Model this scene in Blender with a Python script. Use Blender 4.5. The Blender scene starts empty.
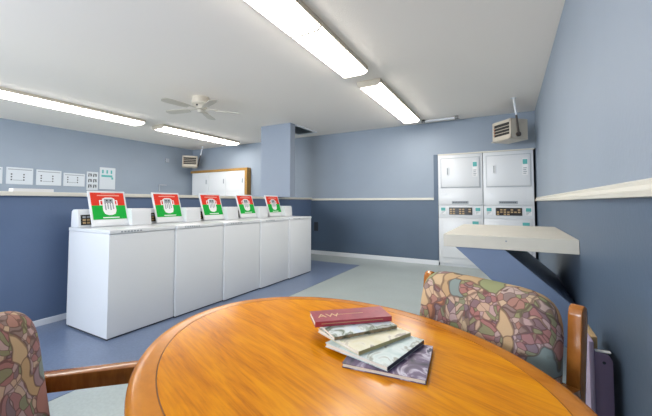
import bpy, bmesh, math, random
from mathutils import Vector, Matrix
random.seed(4)
C = bpy.context.scene.collection
PI = math.pi
R = math.radians

# ------------------------------------------------------------------ camera
cam_d = bpy.data.cameras.new('camera')
cam_d.sensor_width = 36.0
cam_d.lens = 322.0 / 652.0 * 36.0
cam_d.shift_y = -0.029
cam_d.clip_start = 0.02
cam = bpy.data.objects.new('camera', cam_d)
C.objects.link(cam)
cam.location = (0, 0, 1.17)
cam.rotation_euler = (R(92.3), 0, math.atan(178.0 / 322.0))
bpy.context.scene.camera = cam

# ------------------------------------------------------------------ world, daylight, exposure
scn = bpy.context.scene
w = bpy.data.worlds.new('world'); scn.world = w; w.use_nodes = True
w.node_tree.nodes['Background'].inputs[0].default_value = (0.62, 0.76, 1.0, 1)
w.node_tree.nodes['Background'].inputs[1].default_value = 1.2
scn.view_settings.view_transform = 'Standard'
scn.view_settings.look = 'None'
scn.view_settings.gamma = 1.0
scn.view_settings.exposure = 1.08
scn.view_settings.use_curve_mapping = False
scn.cycles.use_denoising = True
scn.cycles.max_bounces = 10
scn.cycles.diffuse_bounces = 6

def area(name, loc, rot, sx, sy, power, col):
    l = bpy.data.lights.new(name, 'AREA'); l.shape = 'RECTANGLE'
    l.size = sx; l.size_y = sy; l.energy = power; l.color = col
    o = bpy.data.objects.new(name, l); C.objects.link(o)
    o.location = loc; o.rotation_euler = rot
    return o
# daylight through the two windows of the rear wall
area('window_daylight', (-2.9, -2.62, 1.65), (R(112), 0, 0), 2.3, 1.4, 85, (0.87, 0.93, 1.0))
area('window_daylight', (-6.0, -2.62, 1.65), (R(112), 0, 0), 2.3, 1.4, 55, (0.87, 0.93, 1.0))

# ------------------------------------------------------------------ materials
def mat(name, col, rough=0.5, spec=0.5, metal=0.0, coat=0.0, bump=0.0, bscale=60.0, vary=0.0, vscale=3.0):
    m = bpy.data.materials.new(name); m.use_nodes = True
    nt = m.node_tree; b = nt.nodes['Principled BSDF']
    b.inputs['Roughness'].default_value = rough
    b.inputs['Specular IOR Level'].default_value = spec
    b.inputs['Metallic'].default_value = metal
    b.inputs['Coat Weight'].default_value = coat
    b.inputs['Base Color'].default_value = (*col, 1)
    tc = nt.nodes.new('ShaderNodeTexCoord')
    if vary > 0:
        n = nt.nodes.new('ShaderNodeTexNoise'); n.inputs['Scale'].default_value = vscale; n.inputs['Detail'].default_value = 4
        nt.links.new(tc.outputs['Object'], n.inputs['Vector'])
        r = nt.nodes.new('ShaderNodeValToRGB')
        r.color_ramp.elements[0].position = 0.3; r.color_ramp.elements[1].position = 0.7
        r.color_ramp.elements[0].color = tuple(c * (1 - vary) for c in col) + (1,)
        r.color_ramp.elements[1].color = tuple(min(1, c * (1 + vary)) for c in col) + (1,)
        nt.links.new(n.outputs['Fac'], r.inputs['Fac']); nt.links.new(r.outputs['Color'], b.inputs['Base Color'])
    if bump > 0:
        n2 = nt.nodes.new('ShaderNodeTexNoise'); n2.inputs['Scale'].default_value = bscale; n2.inputs['Detail'].default_value = 3
        nt.links.new(tc.outputs['Object'], n2.inputs['Vector'])
        bp = nt.nodes.new('ShaderNodeBump'); bp.inputs['Strength'].default_value = bump; bp.inputs['Distance'].default_value = 0.01
        nt.links.new(n2.outputs['Fac'], bp.inputs['Height']); nt.links.new(bp.outputs['Normal'], b.inputs['Normal'])
    return m

def ramp(nt, stops, interp='LINEAR'):
    r = nt.nodes.new('ShaderNodeValToRGB'); cr = r.color_ramp; cr.interpolation = interp
    while len(cr.elements) > 1: cr.elements.remove(cr.elements[-1])
    cr.elements[0].position = stops[0][0]; cr.elements[0].color = (*stops[0][1], 1)
    for p, c in stops[1:]:
        e = cr.elements.new(p); e.color = (*c, 1)
    return r

def emit(name, col, s):
    m = bpy.data.materials.new(name); m.use_nodes = True
    b = m.node_tree.nodes['Principled BSDF']
    b.inputs['Base Color'].default_value = (0.9, 0.9, 0.9, 1)
    b.inputs['Emission Color'].default_value = (*col, 1)
    b.inputs['Emission Strength'].default_value = s
    return m

def wood(name, stops, sc=(1.6, 16, 16), rough=0.22, coat=0.5, wave=0.35):
    m = bpy.data.materials.new(name); m.use_nodes = True
    nt = m.node_tree; b = nt.nodes['Principled BSDF']
    b.inputs['Roughness'].default_value = rough; b.inputs['Coat Weight'].default_value = coat
    b.inputs['Coat Roughness'].default_value = 0.12
    tc = nt.nodes.new('ShaderNodeTexCoord'); mp = nt.nodes.new('ShaderNodeMapping')
    mp.inputs['Scale'].default_value = sc
    nt.links.new(tc.outputs['Object'], mp.inputs['Vector'])
    n = nt.nodes.new('ShaderNodeTexNoise'); n.inputs['Scale'].default_value = 1.4; n.inputs['Detail'].default_value = 6
    n.inputs['Roughness'].default_value = 0.62; n.inputs['Distortion'].default_value = 0.9
    nt.links.new(mp.outputs['Vector'], n.inputs['Vector'])
    # fine streaks
    mp2 = nt.nodes.new('ShaderNodeMapping'); mp2.inputs['Scale'].default_value = (sc[0] * 3, sc[1] * 7, sc[2] * 7)
    nt.links.new(tc.outputs['Object'], mp2.inputs['Vector'])
    n2 = nt.nodes.new('ShaderNodeTexNoise'); n2.inputs['Scale'].default_value = 1.5; n2.inputs['Detail'].default_value = 3
    nt.links.new(mp2.outputs['Vector'], n2.inputs['Vector'])
    mx = nt.nodes.new('ShaderNodeMix'); mx.data_type = 'FLOAT'; mx.inputs['Factor'].default_value = wave
    nt.links.new(n.outputs['Fac'], mx.inputs['A']); nt.links.new(n2.outputs['Fac'], mx.inputs['B'])
    r = ramp(nt, stops)
    nt.links.new(mx.outputs['Result'], r.inputs['Fac']); nt.links.new(r.outputs['Color'], b.inputs['Base Color'])
    b.inputs['Specular IOR Level'].default_value = 0.18
    return m

CEIL = mat('ceiling_paint', (0.93, 0.865, 0.80), 0.85, 0.2, bump=0.15, bscale=90)
UP = mat('upper_wall_paint', (0.298, 0.350, 0.418), 0.55, 0.4, bump=0.08, bscale=40, vary=0.03, vscale=1.5)
LOW = mat('lower_wall_paint', (0.085, 0.125, 0.185), 0.45, 0.5, bump=0.08, bscale=40, vary=0.05, vscale=1.5)
PART_LIT = mat('lower_paint_daylit', (0.115, 0.168, 0.28), 0.45, 0.5, bump=0.08, bscale=40, vary=0.05, vscale=1.5)  # lower wall paint with bluish daylight put into the colour, for the partition
TRIM = mat('cream_trim', (0.72, 0.69, 0.60), 0.45)
WTRIM = mat('white_trim', (0.75, 0.77, 0.80), 0.4)
COL = mat('column_paint', (0.315, 0.362, 0.440), 0.55, 0.4, bump=0.08, bscale=40)
WHITE = mat('white_enamel', (0.72, 0.735, 0.75), 0.28, 0.5)
WHITE2 = mat('white_panel', (0.70, 0.72, 0.74), 0.4, 0.5)
SHADOWGAP = mat('base_shadow_gap', (0.03, 0.03, 0.035), 0.7)  # near-black colour painted in as the shadow line under the washers
DARKP = mat('dark_display', (0.035, 0.03, 0.025), 0.25)
TANKEY = mat('tan_keys', (0.45, 0.30, 0.14), 0.4)
REDK = mat('rust_keys', (0.35, 0.09, 0.05), 0.4)
TEAL = mat('teal_print', (0.10, 0.42, 0.40), 0.5)
RED = mat('sticker_red', (0.74, 0.040, 0.018), 0.6, 0.2)
GREEN = mat('sticker_green', (0.004, 0.40, 0.045), 0.6, 0.2)
PRINT = mat('white_print', (0.82, 0.82, 0.82), 0.4)
PINKP = mat('pale_pink_print', (0.80, 0.35, 0.28), 0.4)
BLACK = mat('black_print', (0.035, 0.04, 0.05), 0.5)
GREYP = mat('grey_print', (0.30, 0.33, 0.36), 0.5)
SIGN = mat('sign_board', (0.62, 0.66, 0.70), 0.35)
LENS = emit('lamp_diffuser', (1.0, 0.95, 0.875), 9.5)
HOUS = mat('lamp_housing', (0.62, 0.55, 0.44), 0.5)
FANM = mat('cream_fan_metal', (0.66, 0.60, 0.50), 0.4)
FANB = mat('fan_blade', (0.60, 0.55, 0.47), 0.45)
TAN = mat('tan_heater_metal', (0.56, 0.50, 0.41), 0.5, vary=0.05)
LOUV = mat('heater_dark_opening', (0.02, 0.018, 0.016), 0.6)
ORNG = mat('orange_tip', (0.5, 0.16, 0.05), 0.5)
COUNTER = mat('cream_laminate', (0.66, 0.62, 0.53), 0.45, vary=0.03, vscale=6)
BRACE = mat('brace_paint', (0.17, 0.225, 0.34), 0.45, bump=0.05)
FRAMEW = wood('golden_frame_wood', [(0.3, (0.30, 0.16, 0.04)), (0.7, (0.45, 0.26, 0.08))], (4, 4, 4), 0.4, 0.1)
TOPW = wood('honey_table_wood', [(0.32, (0.48, 0.135, 0.001)), (0.45, (0.68, 0.225, 0.001)), (0.55, (0.79, 0.29, 0.001)), (0.70, (0.89, 0.37, 0.002))], (2.2, 15, 10), 0.2, 0.0)
RIMW = wood('honey_rim_wood', [(0.3, (0.50, 0.16, 0.010)), (0.7, (0.72, 0.27, 0.02))], (5, 5, 5), 0.24, 0.15)
GROOVE = mat('rim_groove', (0.20, 0.06, 0.008), 0.4)
CHW = wood('chair_frame_wood', [(0.3, (0.26, 0.080, 0.012)), (0.7, (0.50, 0.18, 0.03))], (8, 8, 2), 0.2, 0.5)
MAUVE = mat('mauve_paint', (0.27, 0.20, 0.32), 0.5, vary=0.06)
LAV = mat('lavender_paint', (0.46, 0.38, 0.52), 0.5)
TANS = mat('tan_edge', (0.48, 0.33, 0.16), 0.6)
GOLD = mat('gold_print', (0.75, 0.52, 0.26), 0.4)
PAGES = mat('book_pages', (0.80, 0.74, 0.64), 0.8, bump=0.2, bscale=300)
CONDUIT = mat('conduit_paint', (0.42, 0.45, 0.50), 0.4)
PAPER = mat('white_paper', (0.75, 0.74, 0.73), 0.7)

def fabric():
    m = bpy.data.materials.new('tapestry_fabric'); m.use_nodes = True
    nt = m.node_tree; b = nt.nodes['Principled BSDF']; L = nt.links
    b.inputs['Roughness'].default_value = 0.85; b.inputs['Specular IOR Level'].default_value = 0.15
    tc = nt.nodes.new('ShaderNodeTexCoord')
    nz = nt.nodes.new('ShaderNodeTexNoise'); nz.inputs['Scale'].default_value = 7; nz.inputs['Detail'].default_value = 2
    L.new(tc.outputs['Object'], nz.inputs['Vector'])
    mxv = nt.nodes.new('ShaderNodeMix'); mxv.data_type = 'VECTOR'; mxv.inputs['Factor'].default_value = 0.13
    L.new(tc.outputs['Object'], mxv.inputs['A']); L.new(nz.outputs['Color'], mxv.inputs['B'])
    def vor(scale, feature):
        v = nt.nodes.new('ShaderNodeTexVoronoi'); v.feature = feature; v.inputs['Scale'].default_value = scale
        L.new(mxv.outputs['Result'], v.inputs['Vector']); return v
    big = vor(14, 'F1'); bige = vor(14, 'DISTANCE_TO_EDGE'); sm = vor(46, 'F1'); sme = vor(46, 'DISTANCE_TO_EDGE')
    sep = nt.nodes.new('ShaderNodeSeparateColor'); L.new(big.outputs['Color'], sep.inputs['Color'])
    pal = ramp(nt, [(0, (0.50, 0.34, 0.19)), (0.2, (0.40, 0.20, 0.17)), (0.36, (0.30, 0.31, 0.16)), (0.5, (0.56, 0.40, 0.24)),
                    (0.64, (0.33, 0.23, 0.25)), (0.76, (0.46, 0.22, 0.13)), (0.88, (0.24, 0.29, 0.27))], 'CONSTANT')
    L.new(sep.outputs['Red'], pal.inputs['Fac'])
    sep2 = nt.nodes.new('ShaderNodeSeparateColor'); L.new(sm.outputs['Color'], sep2.inputs['Color'])
    pal2 = ramp(nt, [(0, (0.58, 0.43, 0.30)), (0.22, (0.20, 0.15, 0.17)), (0.4, (0.36, 0.17, 0.16)), (0.6, (0.22, 0.27, 0.14)), (0.8, (0.50, 0.38, 0.36))], 'CONSTANT')
    L.new(sep2.outputs['Green'], pal2.inputs['Fac'])
    # flowers: small cells show only inside some big cells
    gate = nt.nodes.new('ShaderNodeMath'); gate.operation = 'GREATER_THAN'; gate.inputs[1].default_value = 0.52
    L.new(sep.outputs['Blue'], gate.inputs[0])
    g2 = nt.nodes.new('ShaderNodeMath'); g2.operation = 'MULTIPLY'; g2.inputs[1].default_value = 0.75
    L.new(gate.outputs[0], g2.inputs[0])
    mx = nt.nodes.new('ShaderNodeMix'); mx.data_type = 'RGBA'
    L.new(g2.outputs[0], mx.inputs['Factor']); L.new(pal.outputs['Color'], mx.inputs['A']); L.new(pal2.outputs['Color'], mx.inputs['B'])
    def line(src, wd):
        g = nt.nodes.new('ShaderNodeMapRange'); g.inputs['From Min'].default_value = wd * 0.5; g.inputs['From Max'].default_value = wd
        g.inputs['To Min'].default_value = 0.62; g.inputs['To Max'].default_value = 0.0
        L.new(src, g.inputs['Value']); return g
    l1 = line(bige.outputs['Distance'], 0.05); l2 = line(sme.outputs['Distance'], 0.07)
    l2g = nt.nodes.new('ShaderNodeMath'); l2g.operation = 'MULTIPLY'; L.new(l2.outputs[0], l2g.inputs[0]); L.new(gate.outputs[0], l2g.inputs[1])
    mxl = nt.nodes.new('ShaderNodeMath'); mxl.operation = 'MAXIMUM'; L.new(l1.outputs[0], mxl.inputs[0]); L.new(l2g.outputs[0], mxl.inputs[1])
    mx2 = nt.nodes.new('ShaderNodeMix'); mx2.data_type = 'RGBA'; mx2.inputs['B'].default_value = (0.09, 0.05, 0.045, 1)
    L.new(mxl.outputs[0], mx2.inputs['Factor']); L.new(mx.outputs['Result'], mx2.inputs['A'])
    L.new(mx2.outputs['Result'], b.inputs['Base Color'])
    wv = nt.nodes.new('ShaderNodeTexNoise'); wv.inputs['Scale'].default_value = 260
    L.new(tc.outputs['Object'], wv.inputs['Vector'])
    bp = nt.nodes.new('ShaderNodeBump'); bp.inputs['Strength'].default_value = 0.25; bp.inputs['Distance'].default_value = 0.003
    L.new(wv.outputs['Fac'], bp.inputs['Height']); L.new(bp.outputs['Normal'], b.inputs['Normal'])
    return m
FABRIC = fabric()

def floor_mat(name, col, amt):
    m = bpy.data.materials.new(name); m.use_nodes = True
    nt = m.node_tree; b = nt.nodes['Principled BSDF']; L = nt.links
    b.inputs['Roughness'].default_value = 0.3; b.inputs['Specular IOR Level'].default_value = 0.5
    tc = nt.nodes.new('ShaderNodeTexCoord')
    n = nt.nodes.new('ShaderNodeTexNoise'); n.inputs['Scale'].default_value = 55; n.inputs['Detail'].default_value = 3
    L.new(tc.outputs['Object'], n.inputs['Vector'])
    n2 = nt.nodes.new('ShaderNodeTexNoise'); n2.inputs['Scale'].default_value = 2.2; n2.inputs['Detail'].default_value = 3
    L.new(tc.outputs['Object'], n2.inputs['Vector'])
    add = nt.nodes.new('ShaderNodeMix'); add.data_type = 'FLOAT'; add.inputs['Factor'].default_value = 0.4
    L.new(n.outputs['Fac'], add.inputs['A']); L.new(n2.outputs['Fac'], add.inputs['B'])
    r = ramp(nt, [(0.3, tuple(c * (1 - amt) for c in col)), (0.7, tuple(c * (1 + amt) for c in col))])
    L.new(add.outputs['Result'], r.inputs['Fac']); L.new(r.outputs['Color'], b.inputs['Base Color'])
    return m
FLOOR = floor_mat('pale_floor_vinyl', (0.365, 0.41, 0.40), 0.12)
BLUEF = floor_mat('blue_floor_vinyl', (0.145, 0.19, 0.29), 0.16)

def cover_mat(name, stops, scale=9):
    m = bpy.data.materials.new(name); m.use_nodes = True
    nt = m.node_tree; b = nt.nodes['Principled BSDF']; L = nt.links
    b.inputs['Roughness'].default_value = 0.4; b.inputs['Specular IOR Level'].default_value = 0.3
    tc = nt.nodes.new('ShaderNodeTexCoord')
    n = nt.nodes.new('ShaderNodeTexNoise'); n.inputs['Scale'].default_value = scale; n.inputs['Detail'].default_value = 4; n.inputs['Distortion'].default_value = 1.5
    L.new(tc.outputs['Object'], n.inputs['Vector'])
    r = ramp(nt, stops); L.new(n.outputs['Fac'], r.inputs['Fac']); L.new(r.outputs['Color'], b.inputs['Base Color'])
    return m

# ------------------------------------------------------------------ helpers
def put(bm, src, mi=0, M=None):
    if M is not None: bmesh.ops.transform(src, matrix=M, verts=src.verts)
    for f in src.faces: f.material_index = mi
    me = bpy.data.meshes.new('tmp'); src.to_mesh(me); src.free()
    bm.from_mesh(me); bpy.data.meshes.remove(me)

def box(bm, x0, x1, y0, y1, z0, z1, bev=0.0, mi=0, seg=2, M=None):
    t = bmesh.new(); bmesh.ops.create_cube(t, size=1)
    for v in t.verts:
        v.co = Vector((x0 + (v.co.x + .5) * (x1 - x0), y0 + (v.co.y + .5) * (y1 - y0), z0 + (v.co.z + .5) * (z1 - z0)))
    if bev > 0: bmesh.ops.bevel(t, geom=t.edges[:], offset=bev, segments=seg, profile=0.6, affect='EDGES')
    put(bm, t, mi, M)

def prism(bm, pts, axis, a0, a1, bev=0.0, mi=0, M=None):
    """pts are 2d in the plane across axis ('x' -> (y,z), 'y' -> (x,z), 'z' -> (x,y))"""
    t = bmesh.new()
    mk = {'x': lambda p, a: (a, p[0], p[1]), 'y': lambda p, a: (p[0], a, p[1]), 'z': lambda p, a: (p[0], p[1], a)}[axis]
    A = [t.verts.new(mk(p, a0)) for p in pts]; B = [t.verts.new(mk(p, a1)) for p in pts]
    t.faces.new(A); t.faces.new(B[::-1])
    n = len(pts)
    for i in range(n): t.faces.new((A[i], A[(i + 1) % n], B[(i + 1) % n], B[i]))
    bmesh.ops.recalc_face_normals(t, faces=t.faces)
    if bev > 0: bmesh.ops.bevel(t, geom=t.edges[:], offset=bev, segments=2, profile=0.6, affect='EDGES')
    put(bm, t, mi, M)

def cyl(bm, p0, p1, r0, r1=None, seg=16, mi=0):
    r1 = r0 if r1 is None else r1
    p0 = Vector(p0); p1 = Vector(p1); d = p1 - p0
    t = bmesh.new(); bmesh.ops.create_cone(t, cap_ends=True, segments=seg, radius1=r0, radius2=r1, depth=d.length)
    q = d.to_track_quat('Z', 'Y').to_matrix().to_4x4()
    put(bm, t, mi, Matrix.Translation((p0 + p1) / 2) @ q)

def lathe(bm, prof, seg=32, mi=0, M=None, sx=1, sy=1):
    t = bmesh.new(); rings = []
    for r, z in prof:
        rings.append([t.verts.new((max(r, 1e-5) * sx * math.cos(2 * PI * i / seg), max(r, 1e-5) * sy * math.sin(2 * PI * i / seg), z)) for i in range(seg)])
    for a, b in zip(rings, rings[1:]):
        for i in range(seg): t.faces.new((a[i], a[(i + 1) % seg], b[(i + 1) % seg], b[i]))
    bmesh.ops.remove_doubles(t, verts=t.verts, dist=5e-5)
    bmesh.ops.recalc_face_normals(t, faces=t.faces)
    put(bm, t, mi, M)

def pillow(bm, a, b, c, ea=0.4, eb=0.6, nu=40, nv=28, mi=0, M=None):
    """cushion: superellipse outline in x-z (half sizes a,c), thickness 2b in y"""
    t = bmesh.new(); rows = []
    sg = lambda v, e: math.copysign(abs(v) ** e, v)
    for j in range(nv + 1):
        ph = -PI / 2 + PI * j / nv
        rows.append([t.verts.new((a * sg(math.cos(ph), eb) * sg(math.cos(2 * PI * i / nu), ea), b * sg(math.sin(ph), 1.0), c * sg(math.cos(ph), eb) * sg(math.sin(2 * PI * i / nu), ea))) for i in range(nu)])
    for p, q in zip(rows, rows[1:]):
        for i in range(nu): t.faces.new((p[i], p[(i + 1) % nu], q[(i + 1) % nu], q[i]))
    bmesh.ops.remove_doubles(t, verts=t.verts, dist=1e-4)
    bmesh.ops.recalc_face_normals(t, faces=t.faces)
    put(bm, t, mi, M)

def obj(name, bm, mats, parent=None, smooth=False, loc=None, rz=0):
    me = bpy.data.meshes.new(name); bm.to_mesh(me); bm.free()
    for m in (mats if isinstance(mats, (list, tuple)) else [mats]): me.materials.append(m)
    if smooth:
        for p in me.polygons: p.use_smooth = True
        try: me.set_sharp_from_angle(angle=R(40))
        except Exception: pass
    o = bpy.data.objects.new(name, me); C.objects.link(o)
    if parent: o.parent = parent
    if loc: o.location = loc
    o.rotation_euler.z = rz
    return o

def thing(name, label, cat, loc=(0, 0, 0), rz=0, group=None):
    o = bpy.data.objects.new(name, None); C.objects.link(o)
    o.empty_display_size = 0.1
    o.location = loc; o.rotation_euler = (0, 0, rz)
    o['label'] = label; o['category'] = cat
    if group: o['group'] = group
    return o
def tag(o, label, cat, group=None):
    o['label'] = label; o['category'] = cat
    if group: o['group'] = group
    return o
def slant(o):     # the right wall runs slightly off square
    p = Matrix.Translation((.43, 2.9, 0)); o.matrix_world = p @ Matrix.Rotation(-.0118, 4, 'Z') @ p.inverted()
def struct(name, bm, mats, parent=None):
    o = obj(name, bm, mats, parent)
    if parent is None: o['kind'] = 'structure'
    return o
def dup(root, loc, rz, label, group=None):
    r = root.copy(); C.objects.link(r); r.location = loc; r.rotation_euler = (0, 0, rz); r['label'] = label
    if group: r['group'] = group
    for ch in list(root.children):
        c = ch.copy(); C.objects.link(c); c.parent = r
        for g in list(ch.children):
            d = g.copy(); C.objects.link(d); d.parent = c
    return r
def text(bm, s, size, depth, M, mi=0):
    cu = bpy.data.curves.new('t', 'FONT'); cu.body = s; cu.size = size; cu.extrude = depth
    o = bpy.data.objects.new('t', cu); C.objects.link(o)
    me = bpy.data.meshes.new_from_object(o)
    t = bmesh.new(); t.from_mesh(me); put(bm, t, mi, M)
    bpy.data.objects.remove(o); bpy.data.curves.remove(cu); bpy.data.meshes.remove(me)
N = bmesh.new

# ------------------------------------------------------------------ the room
XR, XH, XF, YB, YR, ZC = 0.43, -3.86, -7.9, 6.28, -2.5, 2.68
ZT = 1.205        # height where the two wall colours meet
b = N(); box(b, XF - .1, XR + .1, YR - .1, YB + .9, -.1, 0); struct('floor', b, FLOOR)
b = N(); box(b, XH, -2.36, YR, 5.56, 0.0005, .003); struct('trim_1', b, BLUEF)
b = N(); box(b, XF - .1, XR + .1, YR - .1, YB + .9, ZC, ZC + .1); struct('ceiling', b, CEIL)
# right wall
b = N()
box(b, XR, XR + .1, YR - .1, YB + .9, 0, ZT, mi=0); box(b, XR, XR + .1, YR - .1, YB + .9, ZT, ZC, mi=1)
slant(struct('wall_right', b, [LOW, UP]))
# back wall with the niche that holds the dryers
NX, NZ = -1.078, 2.06
b = N()
box(b, XF - .1, NX, YB, YB + .12, 0, ZT, mi=0); box(b, XF - .1, NX - .075, YB, YB + .12, ZT, ZC, mi=1); box(b, NX - .075, NX, YB + .006, YB + .12, ZT, NZ, mi=0); box(b, NX - .075, NX, YB, YB + .12, NZ, ZC, mi=1)
box(b, NX, XR + .1, YB, YB + .12, NZ, ZC, mi=1)
box(b, NX - .1, NX, YB + .12, YB + .9, 0, ZC, mi=0)
box(b, NX, XR + .1, YB + .8, YB + .9, 0, ZC, mi=0)
struct('wall_back', b, [LOW, UP])
b = N(); box(b, XF - .1, XF, YR - .1, YB + .9, 0, ZT, mi=0); box(b, XF - .1, XF, YR - .1, YB + .9, ZT, ZC, mi=1)
struct('wall_left', b, [LOW, UP])
# low partition in front of the far left wall
b = N(); box(b, XH - .12, XH, YR, YB, 0, 1.226); struct('wall_partition', b, PART_LIT)
b = N(); box(b, XH - .15, XH + .03, YR, YB - .001, 1.2265, 1.266, 0.006); struct('trim_2', b, TRIM)
# column
b = N(); box(b, -4.24, -3.53, 4.98, 5.14, 1.2665, ZC); box(b, -4.24, XH - .153, 4.98, 5.14, 0, 1.2665); struct('wall_column', b, COL)
# rear wall, behind the camera, with two windows
b = N()
wins = [(-4.05, -1.75), (-7.15, -4.85)]
xs = [XF - .1, -7.15, -4.85, -4.05, -1.75, XR + .1]
for i in range(5):
    if i in (1, 3):
        box(b, xs[i], xs[i + 1], YR - .1, YR, 0, .95, mi=0); box(b, xs[i], xs[i + 1], YR - .1, YR, 2.35, ZC, mi=1)
    else:
        box(b, xs[i], xs[i + 1], YR - .1, YR, 0, ZT, mi=0); box(b, xs[i], xs[i + 1], YR - .1, YR, ZT, ZC, mi=1)
struct('wall_rear', b, [LOW, UP])
for k, (a0, a1) in enumerate(wins):
    b = N()
    for x in (a0, (a0 + a1) / 2 - .02, a1 - .04): box(b, x, x + .04, YR - .08, YR - .03, .95, 2.35)
    for z in (.95, 2.31): box(b, a0, a1, YR - .08, YR - .03, z, z + .04)
    struct('window_%d' % (k + 1), b, WTRIM)
# chair rails
b = N(); box(b, XH + .03, NX - .075, YB - .022, YB, 1.207, 1.250, .006); struct('trim_3', b, TRIM)
b = N()
prism(b, [(XR, 1.185), (XR - .030, 1.187), (XR - .034, 1.205), (XR - .022, 1.212), (XR - .013, 1.226), (XR - .016, 1.238), (XR - .006, 1.246), (XR, 1.247)], 'y', YR + .01, YB - .002)
slant(struct('trim_4', b, TRIM))
# baseboards
b = N(); box(b, XH, NX, YB - .015, YB, 0, .085, .004); struct('baseboard_back', b, WTRIM)
b = N(); box(b, XH, XH + .014, YR, YB - .016, 0.003, .062, .004); struct('baseboard_left', b, WTRIM)
b = N(); box(b, XR - .014, XR, YR, YB - .001, 0, .085, .004); slant(struct('baseboard_right', b, LOW))

# ------------------------------------------------------------------ ceiling lamps
def lamp(x, y, wd, ln, label, group):
    t = thing('ceiling_lamp', label, 'ceiling light', (x, y, ZC - .08), 0, group)
    b = N(); box(b, -wd / 2 - .012, wd / 2 + .012, -ln / 2, ln / 2, .052, .0795, .004)
    for s in (-1, 1): box(b, s * (wd / 2 + .006) - .005, s * (wd / 2 + .006) + .005, -ln / 2, ln / 2, .032, .053)
    prism(b, [(-wd / 2 - .002, .052), (-wd / 2 - .002, .020), (-wd / 2 + .03, .0), (-wd / 4, -.004), (wd / 4, -.004), (wd / 2 - .03, .0), (wd / 2 + .002, .020), (wd / 2 + .002, .052)], 'y', -.0115, .0115)
    obj('housing', b, HOUS, t)
    for s in (-1, 1):
        b = N()
        y0, y1 = (-ln / 2 + .014, -.012) if s < 0 else (.012, ln / 2 - .014)
        pr = [(-wd / 2, .052), (-wd / 2, .022), (-wd / 2 + .03, .003), (-wd / 4, 0), (wd / 4, 0), (wd / 2 - .03, .003), (wd / 2, .022), (wd / 2, .052)]
        prism(b, pr, 'y', y0, y1); obj('diffuser', b, LENS, t)
        b = N()
        ye = s * (ln / 2 - .007)
        pr2 = [(-wd / 2 - .006, .055), (-wd / 2 - .006, .02), (-wd / 2 + .03, -.003), (wd / 2 - .03, -.003), (wd / 2 + .006, .02), (wd / 2 + .006, .055)]
        prism(b, pr2, 'y', ye - .0065, ye + .0065); obj('end_cap', b, HOUS, t)
    return t
lamp(-1.46, 2.27, .30, 2.1, 'long fluorescent ceiling light nearest the camera, cut by the top edge', 'long fluorescent ceiling lights')
lamp(-1.44, 4.74, .28, 2.1, 'fluorescent ceiling light near the back blue wall, with a tan end cap', 'long fluorescent ceiling lights')
lamp(-5.91, 2.50, .33, 2.05, 'long fluorescent ceiling light at the left edge above the wall signs', 'long fluorescent ceiling lights')
lamp(-5.91, 4.90, .33, 2.05, 'fluorescent ceiling light behind the fan, pointing at the white wall cabinet', 'long fluorescent ceiling lights')

# ------------------------------------------------------------------ ceiling fan
fan = thing('ceiling_fan', 'cream flush-mount ceiling fan with five blades', 'ceiling fan', (-3.81, 3.15, 2.40))
b = N(); lathe(b, [(0, .28), (.115, .2795), (.12, .27), (.12, .215), (.128, .205), (.128, .185), (.11, .165), (.095, .16), (.09, .125), (.07, .105), (0, .10)], 40); obj('motor_housing', b, FANM, fan, True)
b = N(); lathe(b, [(0, .102), (.045, .10), (.05, .08), (.035, .06), (0, .052)], 24); obj('hub_cap', b, FANB, fan, True)
b = N(); lathe(b, [(0, 0), (.012, .002), (.014, .02), (0, .026)], 12, M=Matrix.Translation((.03, -.088, .135))); obj('pull_switch', b, DARKP, fan)
for k in range(5):
    a = R(50 + 72 * k)
    M = Matrix.Rotation(a, 4, 'Z')
    b = N(); prism(b, [(.085, -.014), (.20, -.022), (.235, -.04), (.235, .04), (.20, .022), (.085, .014)], 'z', .112, .118, M=M)
    obj('blade_bracket', b, FANM, fan)
    bl = [(.19, -.045), (.30, -.058), (.50, -.066), (.555, -.055), (.575, -.025), (.58, 0), (.575, .025), (.555, .055), (.50, .066), (.30, .058), (.19, .045)]
    M2 = M @ Matrix.Translation((0, 0, .103)) @ Matrix.Rotation(R(9), 4, 'X')
    b = N(); prism(b, bl, 'z', -.004, .003, M=M2); obj('blade', b, FANB, fan)

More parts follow.
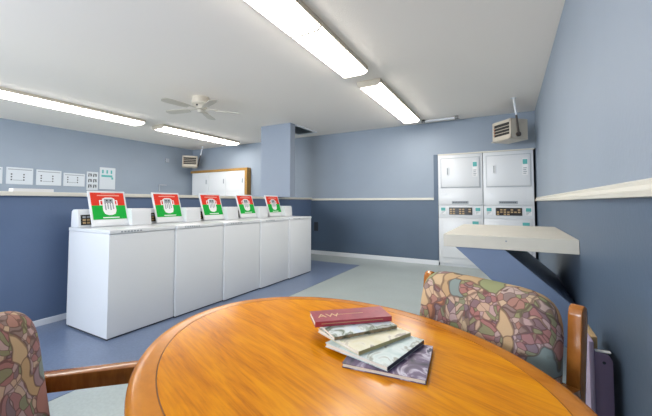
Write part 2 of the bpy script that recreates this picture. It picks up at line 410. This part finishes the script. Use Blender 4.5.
# ------------------------------------------------------------------ washers
def washer(loc, label, group):
    t = thing('washing_machine', label, 'washing machine', loc, 0, group)
    W = .622            # along y, x from 0 (front) to -.76 (back)
    b = N(); box(b, -.69, -.02, .008, W - .008, .0, .018, 0); obj('base', b, SHADOWGAP, t)
    b = N(); box(b, -.705, -.005, 0, W, .018, .895, .006); obj('body', b, WHITE, t, True)
    b = N(); box(b, -.71, .004, -.001, W + .001, .8955, .93, .008); obj('top_panel', b, WHITE, t, True)
    b = N()
    for k in range(7): box(b, .0035, .0055, .09 + k * .028, .108 + k * .028, .905, .917)
    obj('label_strip', b, GREYP, t)
    b = N()
    prof = [(-.525, .931), (-.548, 1.085), (-.560, 1.10), (-.64, 1.10), (-.668, 1.08), (-.675, .931)]
    prism(b, prof, 'y', .0, W - .004, .006); con = obj('console', b, WHITE, t, True)
    b = N(); prism(b, [(-.385, .931), (-.402, 1.085), (-.418, 1.102), (-.52, 1.104), (-.52, .931)], 'y', .412, W - .004, .006); obj('coin_box', b, WHITE, t, True)
    b = N()
    M = Matrix.Translation((-.525, 0, .935)) @ Matrix.Rotation(-math.atan2(.023, .154), 4, 'Y')
    box(b, -.002, .003, .02, .125, .018, .115, 0, 0, M=M)
    for i in range(2):
        for j in range(3): box(b, .003, .006, .035 + i * .035, .06 + i * .035, .03 + j * .027, .048 + j * .027, 0, 1 if j < 2 else 2, M=M)
    obj('control_display', b, [DARKP, TANKEY, GREYP], con)
    # open lid, leaning back on the console, with the printed sticker on its inner face
    ML = Matrix.Translation((-.450, .008, .934)) @ Matrix.Rotation(-math.atan(.34), 4, 'Y') @ Matrix.Diagonal((1, .908, .98, 1))
    b = N(); box(b, -.006, .008, .075, .455, .0, .37, .006, M=ML); box(b, .008, .011, .082, .448, .006, .06, .001, M=ML)
    lid = obj('lid', b, WHITE, t, True)
    b = N()
    x0 = .009
    def q(y0, y1, z0, z1, mi, h=.001): box(b, x0 - .0005, x0 + h, y0, y1, z0, z1, 0, mi, M=ML)
    q(.095, .435, .215, .350, 0); q(.095, .435, .070, .215, 1)
    q(.16, .385, .315, .325, 3, .0016)      # printed line on red
    q(.20, .345, .338, .342, 3, .0016)
    q(.19, .355, .082, .092, 2, .0016)      # printed line on green
    # white machine emblem: rounded body, two handles, little figures
    em = [(.205, .285), (.20, .16), (.215, .125), (.25, .112), (.285, .112), (.32, .125), (.335, .16), (.33, .285), (.30, .298), (.235, .298)]
    t2 = N(); vs = [t2.verts.new((x0 + .0016, y, z)) for y, z in em]; t2.faces.new(vs)
    ext = bmesh.ops.extrude_face_region(t2, geom=t2.faces[:]); bmesh.ops.translate(t2, verts=[v for v in ext['geom'] if isinstance(v, bmesh.types.BMVert)], vec=(.0006, 0, 0))
    bmesh.ops.recalc_face_normals(t2, faces=t2.faces); put(b, t2, 2, ML)
    for y in (.178, .352):
        q(y - .005, y + .005, .215, .27, 2, .0022); q(min(y, .27), max(y, .27), .262, .27, 2, .0018)
        q(min(y, .27), max(y, .27), .215, .223, 2, .0018)
    q(.222, .312, .24, .285, 5, .0032); q(.24, .258, .258, .275, 4, .004); q(.278, .296, .258, .275, 4, .004)
    for k in range(4):
        y = .222 + k * .026; q(y, y + .013, .165 + .01 * (k % 2), .225, 5, .0034); q(y + .002, y + .011, .228, .240, 4, .0038)
    obj('instruction_sticker', b, [RED, GREEN, PRINT, PINKP, BLACK, GREYP], lid)
    return t
G = 'white top-loading washers in a row'
w0 = washer((-2.93, 1.512, 0), 'white washing machine with raised sticker lid, nearest end of the row', G)
for k, s in enumerate(['white washing machine with raised sticker lid, second from the near end',
                       'white washing machine with raised sticker lid, in the middle of the row of five',
                       'white washing machine with raised sticker lid, second from the far end',
                       'white washing machine with raised sticker lid, farthest, beside the bare back wall']):
    dup(w0, (-2.93 + .021 * (k + 1), 1.512 + .6265 * (k + 1), 0), 0, s, G)

# ------------------------------------------------------------------ stacked dryers in the niche
def dryer(loc, label, keys):
    t = thing('stacked_dryer', label, 'dryer', loc, 0, 'stacked white laundry machines')
    h = .374
    b = N(); box(b, -h + .01, h - .01, .03, .68, 0, .055); obj('base', b, WHITE2, t)
    b = N(); box(b, -h, h, 0, .7, .055, .880, .008); obj('lower_cabinet', b, WHITE, t, True)
    b = N(); box(b, -h, h, 0, .7, 1.110, 2.035, .008); obj('upper_cabinet', b, WHITE, t, True)
    b = N(); box(b, -h + .0, h - .0, .004, .7, .882, 1.108, .004); cp = obj('control_panel', b, WHITE2, t, True)
    b = N(); box(b, -.19, .20, -.006, .004, .940, 1.072, .003, 0)
    n = 7
    for i in range(n):
        for j in range(3):
            if random.random() < .75:
                x = -.175 + i * .052; z = .95 + j * .038
                box(b, x, x + .036, -.009, -.006, z, z + .022, 0, 1 + keys * (i > 3) if i % 2 else 1)
    obj('display', b, [DARKP, TANKEY, REDK], cp)
    for x in (-.335, .245):
        b = N(); box(b, x, x + .09, -.003, .004, .945, 1.075, 0, 0); box(b, x + .006, x + .082, -.0045, -.003, 1.01, 1.068, 0, 1)
        for k in range(3): box(b, x + .01, x + .03 + .02 * k, -.0045, -.003, .955 + .018 * k, .963 + .018 * k, 0, 2)
        obj('instruction_label', b, [PRINT, TEAL, GREYP], cp)
    # upper door
    b = N(); box(b, -.315, .325, -.022, -.001, 1.44, 1.965, .012, 0)
    d = obj('door', b, WHITE, t, True)
    b = N()
    for (xa, xb, za, zb) in ((-.327, .337, 1.428, 1.438), (-.327, .337, 1.967, 1.977), (-.327, -.317, 1.428, 1.977), (.327, .337, 1.428, 1.977)): box(b, xa, xb, -.008, -.0005, za, zb)
    obj('door_trim', b, mat('door_seam_grey', (.48, .51, .54), .5), t)
    b = N(); box(b, -.225, -.175, -.036, -.022, 1.66, 1.80, .006, 0); box(b, -.212, -.195, -.038, -.036, 1.67, 1.79, 0, 1); obj('handle', b, [WHITE, GREYP], d)
    b = N(); box(b, .215, .295, -.0235, -.022, 1.62, 1.90, 0, 0); box(b, .222, .288, -.025, -.0235, 1.80, 1.88, .0, 1)
    for k in range(4): box(b, .228, .27 + .008 * (k % 2), -.025, -.0235, 1.64 + .03 * k, 1.652 + .03 * k, 0, 2)
    obj('instruction_label', b, [PRINT, TEAL, GREYP], d)
    b = N(); box(b, -h + .01, h - .01, -.006, -.0005, 1.122, 1.405, .003); ap = obj('access_panel', b, WHITE, t, True)
    b = N(); box(b, -.14, .14, -.010, -.006, 1.14, 1.188, .001, 0)
    for k in range(9): box(b, -.12 + .027 * k, -.102 + .027 * k, -.0108, -.010, 1.157, 1.172, 0, 1)
    obj('nameplate', b, [GREYP, BLACK], ap)
    for x, z in ((-.25, 1.315), (.235, 1.175)):
        b = N(); cyl(b, (x, -.006, z), (x, -.014, z), .014); box(b, x + .015, x + .03, -.008, -.006, z - .03, z + .01); obj('lock', b, WHITE2, ap)
    # lower door
    b = N(); box(b, -.315, .325, -.022, -.001, .16, .845, .014, 0); d2 = obj('door', b, WHITE, t, True)
    b = N(); box(b, -.225, -.175, -.036, -.022, .44, .60, .006, 0); obj('handle', b, WHITE2, d2)
    b = N(); box(b, .20, .30, -.0235, -.022, .78, .83, 0, 0); obj('instruction_label', b, TEAL, d2)
    return t
dryer((-.696, 6.262, 0), 'left one of the two stacked white dryers in the back wall', 1)
dryer((.060, 6.262, 0), 'right one of the two stacked white dryers, against the right wall', 0)
b = N(); box(b, NX + .008, XR + .02, 6.255, 6.30, 2.037, 2.059, .002); struct('trim_5', b, TRIM)

# ------------------------------------------------------------------ hanging heaters
def heater(loc, rz, label):
    t = thing('hanging_heater', label, 'heater', loc, rz, 'heaters hung from the ceiling')
    b = N()
    L_, D_, H_ = .19, .15, .29
    box(b, -L_, L_, -D_ + .02, D_, 0, H_, .006)
    for (xa, xb, za, zb) in ((-L_, L_, .245, H_), (-L_, L_, 0, .06), (-L_, -L_ + .03, 0, H_), (L_ - .03, L_, 0, H_)): box(b, xa, xb, -D_, -D_ + .03, za, zb, .003)
    obj('casing', b, TAN, t)
    b = N(); box(b, -L_ + .03, L_ - .03, -D_ + .012, -D_ + .019, .06, .245); obj('grille_back', b, LOUV, t)
    for k in range(3):
        b = N(); box(b, -L_ + .031, L_ - .031, -.012, .0, -.004, .004, M=Matrix.Translation((0, -D_ + .012, .105 + k * .047)) @ Matrix.Rotation(R(25), 4, 'X')); box(b, -L_ + .031, -L_ + .045, -D_ - .002, -D_ + .012, .085 + k * .047, .100 + k * .047, 0, 1)
        obj('louver', b, [TAN, ORNG], t)
    b = N(); prism(b, [(-D_ - .03, -.02), (-D_ - .03, -.012), (-D_ + .05, .001), (D_, .001), (D_, -.02)], 'x', -L_, L_); obj('bottom_tray', b, TAN, t)
    b = N(); cyl(b, (L_ + .002, -.03, .05), (L_ + .03, -.03, .05), .035); cyl(b, (L_ + .02, -.03, .05), (L_ + .075, -.12, .32), .014); obj('swivel_arm', b, mat('dark_steel', (.12, .10, .09), .4, metal=.6) if 'dark_steel' not in bpy.data.materials else bpy.data.materials['dark_steel'], t)
    b = N(); cyl(b, (L_ + .075, -.12, .32), (L_ + .12, -.203, .548), .014); cyl(b, (L_ + .12, -.203, .542), (L_ + .12, -.203, .549), .035); obj('ceiling_rod', b, WTRIM, t)
    return t
heater((.095, 5.72, 2.13), R(-48.7), 'tan louvred heater hanging from the ceiling above the stacked dryers')
heater((-7.52, 5.89, 2.13), R(52), 'small tan heater hanging in the far left corner by the white cabinet')

# ------------------------------------------------------------------ wall cabinet (back left)
t = thing('wall_cabinet', 'white panelled wall cabinet with golden wood frame, in the far left corner', 'cabinet', (-6.73, YB - .14, 1.0))
b = N(); box(b, -1.0, .98, .02, .139, 0, .98); obj('carcass', b, WHITE2, t)
b = N(); box(b, -1.06, 1.06, -.01, .139, .981, 1.045, .004); box(b, .981, 1.06, -.01, .139, 0, .98, .004); obj('frame', b, FRAMEW, t)
for k in range(3):
    x0 = -.995 + k * .66
    b = N(); box(b, x0, x0 + .645, 0, .019, .46, .975, .003); d = obj('door', b, WHITE, t)
    b = N(); box(b, x0 + .56, x0 + .585, -.012, 0, .66, .78, .003); obj('handle', b, GREYP, d)
    b = N(); box(b, x0, x0 + .645, 0, .019, .005, .45, .003); obj('drawer', b, WHITE, t)

# ------------------------------------------------------------------ signs on the far wall
def sign(y0, y1, z0, z1, label, kind):
    t = thing('wall_sign', label, 'sign', (XF + .001, (y0 + y1) / 2, (z0 + z1) / 2), 0, 'instruction signs on the far left wall')
    hy, hz = (y1 - y0) / 2, (z1 - z0) / 2
    b = N(); box(b, 0, .012, -hy, hy, -hz, hz, .003); obj('board', b, SIGN, t)
    b = N()
    if kind == 'rule':
        box(b, .0125, .013, -hy + .02, hy - .02, hz - .045, hz - .03, 0, 1)
        for s in (-1, .35):
            for k in range(3): box(b, .0125, .013, s * hy * .68, s * hy * .68 + .022, -hz + .07 + k * .05, -hz + .095 + k * .05, 0, 0)
        box(b, .0125, .013, -hy * .5, hy * .2, -hz + .07, -hz + .08, 0, 1)
        for k in range(3): box(b, .0125, .013, -hy * .5, hy * .15, -hz + .11 + k * .035, -hz + .116 + k * .035, 0, 2)
        for k in range(4): box(b, .0125, .013, hy * .55, hy * .85, -hz + .06 + k * .035, -hz + .068 + k * .035, 0, 2)
    elif kind == 'icons':
        for i in range(2):
            for j in range(3):
                y = -.085 + i * .095; z = -.15 + j * .12
                box(b, .0125, .013, y, y + .07, z + .055, z + .07, 0, 0); box(b, .0125, .013, y, y + .02, z, z + .05, 0, 0); box(b, .0125, .013, y + .035, y + .07, z + .01, z + .05, 0, 0)
                box(b, .0125, .0135, y + .042, y + .055, z + .02, z + .035, 0, 2)
    else:
        for i in range(3): box(b, .0125, .013, -.12 + i * .09, -.085 + i * .09, .11, .19, 0, 3)
        box(b, .0125, .013, -.13, .10, .03, .075, 0, 3); box(b, .0125, .013, .08, .12, -.02, .03, 0, 3)
        for k in range(4): box(b, .0125, .013, -.12, .08 - .03 * (k % 2), -.19 + .04 * k, -.182 + .04 * k, 0, 2)
    obj('print', b, [BLACK, GREYP, SIGN, TEAL], t)
sign(1.86, 2.24, 1.50, 1.80, 'pale sign cut off by the left picture edge, above the ledge', 'rule')
sign(2.29, 2.67, 1.50, 1.81, 'first whole pale sign from the left edge, above the ledge', 'rule')
sign(2.72, 3.12, 1.50, 1.80, 'pale wide sign in the middle of the row, second whole one from the left', 'rule')
sign(3.16, 3.54, 1.50, 1.77, 'pale sign just left of the small black icon chart', 'rule')
sign(3.58, 3.80, 1.43, 1.83, 'narrow white chart with six black icons on the far wall', 'icons')
sign(3.83, 4.16, 1.46, 1.95, 'tall white poster with teal markings, rightmost on the far wall', 'teal')
b = N(); box(b, 0, .03, -.1, .1, -.01, .01); box(b, 0, .03, -.11, -.09, -.17, .01); 
cyl(b, (.012, -.1, -.17), (.012, -.1, 0), .012)
tag(obj('wall_conduit', b, CONDUIT, None, loc=(XF, 5.35, 1.62)), 'thin grey conduit on the far wall left of the white cabinet', 'pipe')
b = N(); box(b, 0, .05, -.05, .05, -.05, .05, .006); tag(obj('junction_box', b, CONDUIT, None, loc=(XF, 5.45, 2.28)), 'small grey box high on the far left wall by the hanging heater', 'electrical box')
b = N(); box(b, -.06, .04, -.15, .15, 0, .028, .003); tag(obj('document_tray', b, PAPER, None, loc=(-3.90, 1.32, 1.2665)), 'flat white tray lying on the partition ledge under the signs', 'tray')

# ------------------------------------------------------------------ ceiling vent and conduit
t = thing('ceiling_vent', 'dark ceiling vent with pale frame just right of the column', 'vent', (-3.74, 5.55, ZC - .012))
b = N()
for (xa, xb, ya, yb) in ((-.24, -.21, -.38, .38), (.21, .24, -.38, .38), (-.21, .21, -.38, -.35), (-.21, .21, .35, .38)): box(b, xa, xb, ya, yb, -.012, .0115)
obj('frame', b, WTRIM, t)
b = N(); box(b, -.21, .21, -.35, .35, .006, .0115); obj('grille_back', b, mat('vent_grey', (.22, .25, .25), .7), t)
for k in range(9):
    b = N(); box(b, -.21, .21, -.02, .02, -.001, .001, M=Matrix.Translation((0, -.31 + k * .077, -.002)) @ Matrix.Rotation(R(30), 4, 'X')); obj('slat', b, CONDUIT, t)
t = thing('ceiling_pipe', 'thin pipe on the ceiling where it meets the back wall', 'pipe', (-1.0, 6.0, ZC - .03))
b = N(); cyl(b, (-.28, 0, 0), (.28, 0.0, 0), .02); obj('tube', b, WTRIM, t, True)
for x in (-.27, .30):
    b = N(); cyl(b, (x - .03, 0, 0), (x + .03, 0, 0), .034 if x > 0 else .028); box(b, x - .015, x + .015, -.015, .015, 0, .0295); obj('end_fitting', b, mat('pipe_fitting_grey', (.2, .2, .2), .5) if 'pipe_fitting_grey' not in bpy.data.materials else bpy.data.materials['pipe_fitting_grey'], t)
b = N(); box(b, -.05, .05, -.02, 0, -.1, .1, .006); tag(obj('wall_outlet', b, BLACK, None, loc=(-3.72, YB, .62)), 'small black wall outlet on the dark back wall behind the last washer', 'outlet')

# ------------------------------------------------------------------ folding counter on the right wall
t = thing('wall_counter', 'cream counter fixed to the right wall on a slanted blue brace', 'counter', (XR - .003, 2.66, 0), -.0118)
b = N(); box(b, -.85, -.0005, 0, 1.30, .825, .920, .004); obj('worktop', b, COUNTER, t)
b = N(); prism(b, [(-.765, .8245), (-.43, .8245), (-.001, .45), (-.001, .13)], 'y', .008, 1.26); obj('brace', b, BRACE, t)
b = N(); cyl(b, (-.42, -.001, .888), (-.42, .002, .888), .006); obj('screw', b, GREYP, t)

# ------------------------------------------------------------------ table
TT = .74
tb = thing('oval_table', 'glossy honey-coloured wooden oval table in the foreground', 'table', (-.437, .814, 0), R(-20))
A_, B_ = .643, .486
def ell(bm, prof, seg=96, mi=0):
    # prof: (inset from the rim, z)
    t2 = N(); rings = []
    for ins, z in prof:
        rings.append([t2.verts.new(((A_ - ins) * math.cos(2 * PI * i / seg), (B_ - ins) * math.sin(2 * PI * i / seg), z)) for i in range(seg)])
    for p, q_ in zip(rings, rings[1:]):
        for i in range(seg): t2.faces.new((p[i], p[(i + 1) % seg], q_[(i + 1) % seg], q_[i]))
    return t2, rings
prof = [(.062, TT - .034), (.014, TT - .034), (.005, TT - .030), (.0, TT - .020), (.0015, TT - .012), (.007, TT - .005), (.016, TT - .001), (.030, TT), (.0615, TT)]
t2, rg = ell(None, prof)
t2.faces.ensure_lookup_table()
n = 96
for i in range(n): t2.faces.new((rg[-1][i], rg[-1][(i + 1) % n], rg[0][(i + 1) % n], rg[0][i]))
bmesh.ops.recalc_face_normals(t2, faces=t2.faces)
b = N(); put(b, t2); obj('rim', b, RIMW, tb, True)
t2, rg = ell(None, [(.0622, TT - .034), (.0622, TT - .0012)]); t2.faces.new(rg[0]); t2.faces.new(rg[1])
bmesh.ops.recalc_face_normals(t2, faces=t2.faces)
b = N(); put(b, t2); obj('rim_groove', b, GROOVE, tb)
t2, rg = ell(None, [(.0645, TT - .03), (.0645, TT)]); t2.faces.new(rg[1])
bmesh.ops.recalc_face_normals(t2, faces=t2.faces)
b = N(); put(b, t2); obj('tabletop', b, TOPW, tb)
b = N(); lathe(b, [(0, TT - .035), (.16, TT - .035), (.16, TT - .06), (.06, TT - .08), (.05, .60), (.065, .50), (.085, .42), (.085, .30), (.06, .22), (.08, .16), (.08, .10), (0, .10)], 32); obj('pedestal', b, CHW, tb, True)
for k in range(4):
    M = Matrix.Rotation(R(90 * k), 4, 'Z')
    b = N(); prism(b, [(.05, .20), (.12, .18), (.25, .07), (.29, .05), (.29, 0), (.25, 0), (.22, .03), (.05, .11)], 'y', -.025, .025, .004, M=M); obj('foot', b, CHW, tb)

# ------------------------------------------------------------------ chairs
def chair(loc, rz, label, up=0.0, ch=.236):
    t = thing('armchair', label, 'chair', loc, rz, 'wooden armchairs with tapestry cushions')
    for s in (-1, 1):
        b = N()
        pr = [(-.225, 0), (-.185, 0), (-.195, .44), (-.222, .66), (-.245, .825 + up), (-.252, .842 + up), (-.268, .849 + up), (-.284, .842 + up), (-.290, .825 + up), (-.262, .64), (-.240, .44)]
        prism(b, pr, 'x', s * .274 - .018, s * .274 + .018, .005); obj('back_leg', b, CHW, t, True)
        b = N(); box(b, s * .272 - .02, s * .272 + .02, .19, .235, 0, .63, .006); obj('front_leg', b, CHW, t, True)
        b = N()
        am = [(-.220, .600), (-.215, .648), (.20, .665), (.245, .662), (.25, .64), (.24, .622), (.15, .612)]
        prism(b, am, 'x', s * .272 - .024, s * .272 + .024, .006); obj('armrest', b, CHW, t, True)
        b = N(); box(b, s * .272 - .014, s * .272 + .014, -.19, .19, .36, .42, .004); obj('side_rail', b, CHW, t)
    b = N(); box(b, -.25, .25, .20, .228, .36, .42, .004); obj('front_rail', b, CHW, t)
    b = N(); box(b, -.25, .25, -.225, -.20, .36, .42, .004); obj('rear_rail', b, CHW, t)
    M = Matrix.Translation((0, -.192, .650)) @ Matrix.Rotation(R(9), 4, 'X')
    b = N(); pillow(b, .255, .070, ch, .36, .30, M=M); obj('back_cushion', b, FABRIC, t, True)
    M = Matrix.Translation((0, .02, .465)) @ Matrix.Rotation(R(90), 4, 'X')
    b = N(); pillow(b, .245, .045, .20, .35, .45, M=M); obj('seat_cushion', b, FABRIC, t, True)
    return t
chair((-.186, 1.11, 0), R(150.2), 'wooden armchair with floral back cushion beside the right wall, beyond the table', .018, .246)
chair((-.925, .355, 0), R(-51), 'armchair with patterned back cushion at the left edge, cut by the frame', -.01, .228)

# mauve chair squeezed between the armchair and the wall
t = thing('small_chair', 'mauve painted chair with pale side panel, behind the armchair by the wall', 'chair', (.36, 1.80, 0))
def slab(x0, x1, y0, y1, h, m, nm):
    b = N(); r = .018
    pr = [(x0, 0), (x1, 0), (x1, h - r * 1.6), (x1 - r * .4, h - r * .6), (x1 - r, h), (x0 + .004, h + .004), (x0, h)]
    prism(b, pr, 'y', y0, y1, .003); return obj(nm, b, m, t, True)
l1 = slab(-.033, .03, 0, .03, .52, MAUVE, 'post')
b = N(); cyl(b, (.0, -.002, .485), (.0, .004, .485), .006); obj('bolt', b, BLACK, l1)
b = N(); box(b, -.028, .026, .004, .027, .5245, .529, .002); obj('post_cap', b, PRINT, l1)
slab(-.033, .03, .31, .34, .52, MAUVE, 'post')
b = N(); box(b, -.052, -.034, -.01, .35, .02, .57, .006); obj('side_panel', b, LAV, t, True)
b = N(); box(b, -.0335, -.012, .04, .30, .44, .575, .004); obj('seat_edge', b, TANS, t)

# ------------------------------------------------------------------ books
def book(cx, cy, ang, ln, wd, th, z, mc, ms, label, extra=None):
    """near spine corner at cx,cy; spine runs along angle ang; body lies to its left"""
    t = thing('book', label, 'book', (cx, cy, z), R(ang), 'books fanned out on the table')
    c = .0014
    b = N(); box(b, 0, ln, 0, wd, th - c, th, 0, 0); box(b, 0, ln, 0, wd, 0, c, 0, 0); box(b, 0, ln, 0, c, c, th - c, 0, 1)
    cv = obj('cover', b, [mc, ms], t)
    b = N(); box(b, .002, ln - .002, c + .0002, wd - .002, c + .0001, th - c - .0001); obj('pages', b, PAGES, t)
    if extra: extra(cv, ln, wd, th)
    return t
PUR = cover_mat('purple_cover', [(.35, (.03, .03, .06)), (.5, (.16, .11, .20)), (.58, (.60, .56, .66)), (.66, (.05, .05, .10))], 13)
MINT = cover_mat('mint_cover', [(.35, (.50, .62, .60)), (.52, (.68, .76, .74)), (.60, (.30, .32, .26)), (.70, (.66, .70, .66))], 13)
YEL = cover_mat('cream_cover', [(.35, (.72, .66, .42)), (.55, (.78, .74, .58)), (.64, (.38, .32, .26))], 12)
SKY = cover_mat('sky_cover', [(.35, (.60, .70, .78)), (.48, (.70, .76, .74)), (.56, (.12, .17, .10)), (.66, (.42, .42, .40))], 12)
CRIM = cover_mat('crimson_cover', [(.3, (.30, .035, .06)), (.7, (.40, .06, .08))], 30)
CRS = mat('crimson_spine', (.48, .05, .075), .3)
DSP = mat('dark_spine', (.05, .065, .09), .35)
OLS = cover_mat('olive_spine', [(.4, (.12, .12, .07)), (.6, (.40, .30, .18))], 30)
YSP = mat('yellow_spine', (.55, .47, .22), .4)
z = TT + .0005
book(-.169, .791, 96, .195, .210, .011, z, PUR, DSP, 'purple and dark paperback at the bottom of the fanned pile'); z += .0115
book(-.260, .784, 77.5, .208, .205, .012, z, MINT, DSP, 'pale mint paperback with dark spine, just above the purple one'); z += .0125
book(-.344, .801, 65, .210, .190, .011, z, YEL, YSP, 'pale yellow paperback in the middle of the fanned pile'); z += .0115
book(-.429, .826, 53, .215, .185, .011, z, SKY, OLS, 'pale blue paperback with a green picture, right below the red book'); z += .0115
def gold(cv, ln, wd, th):
    b = N(); text(b, 'AW', .042, .0002, Matrix.Translation((.016, wd * .34, th + .0004)))
    box(b, .075, .17, wd * .5, wd * .5 + .002, th + .0002, th + .0006)
    obj('title', b, GOLD, cv)
    b = N(); box(b, .02, .22, -.0004, 0, th * .5, th * .5 + .0015); obj('spine_print', b, GOLD, cv)
book(-.512, .858, 41, .250, .100, .016, z, CRIM, CRS, 'crimson hardback with gold letters on top of the fanned pile', gold)
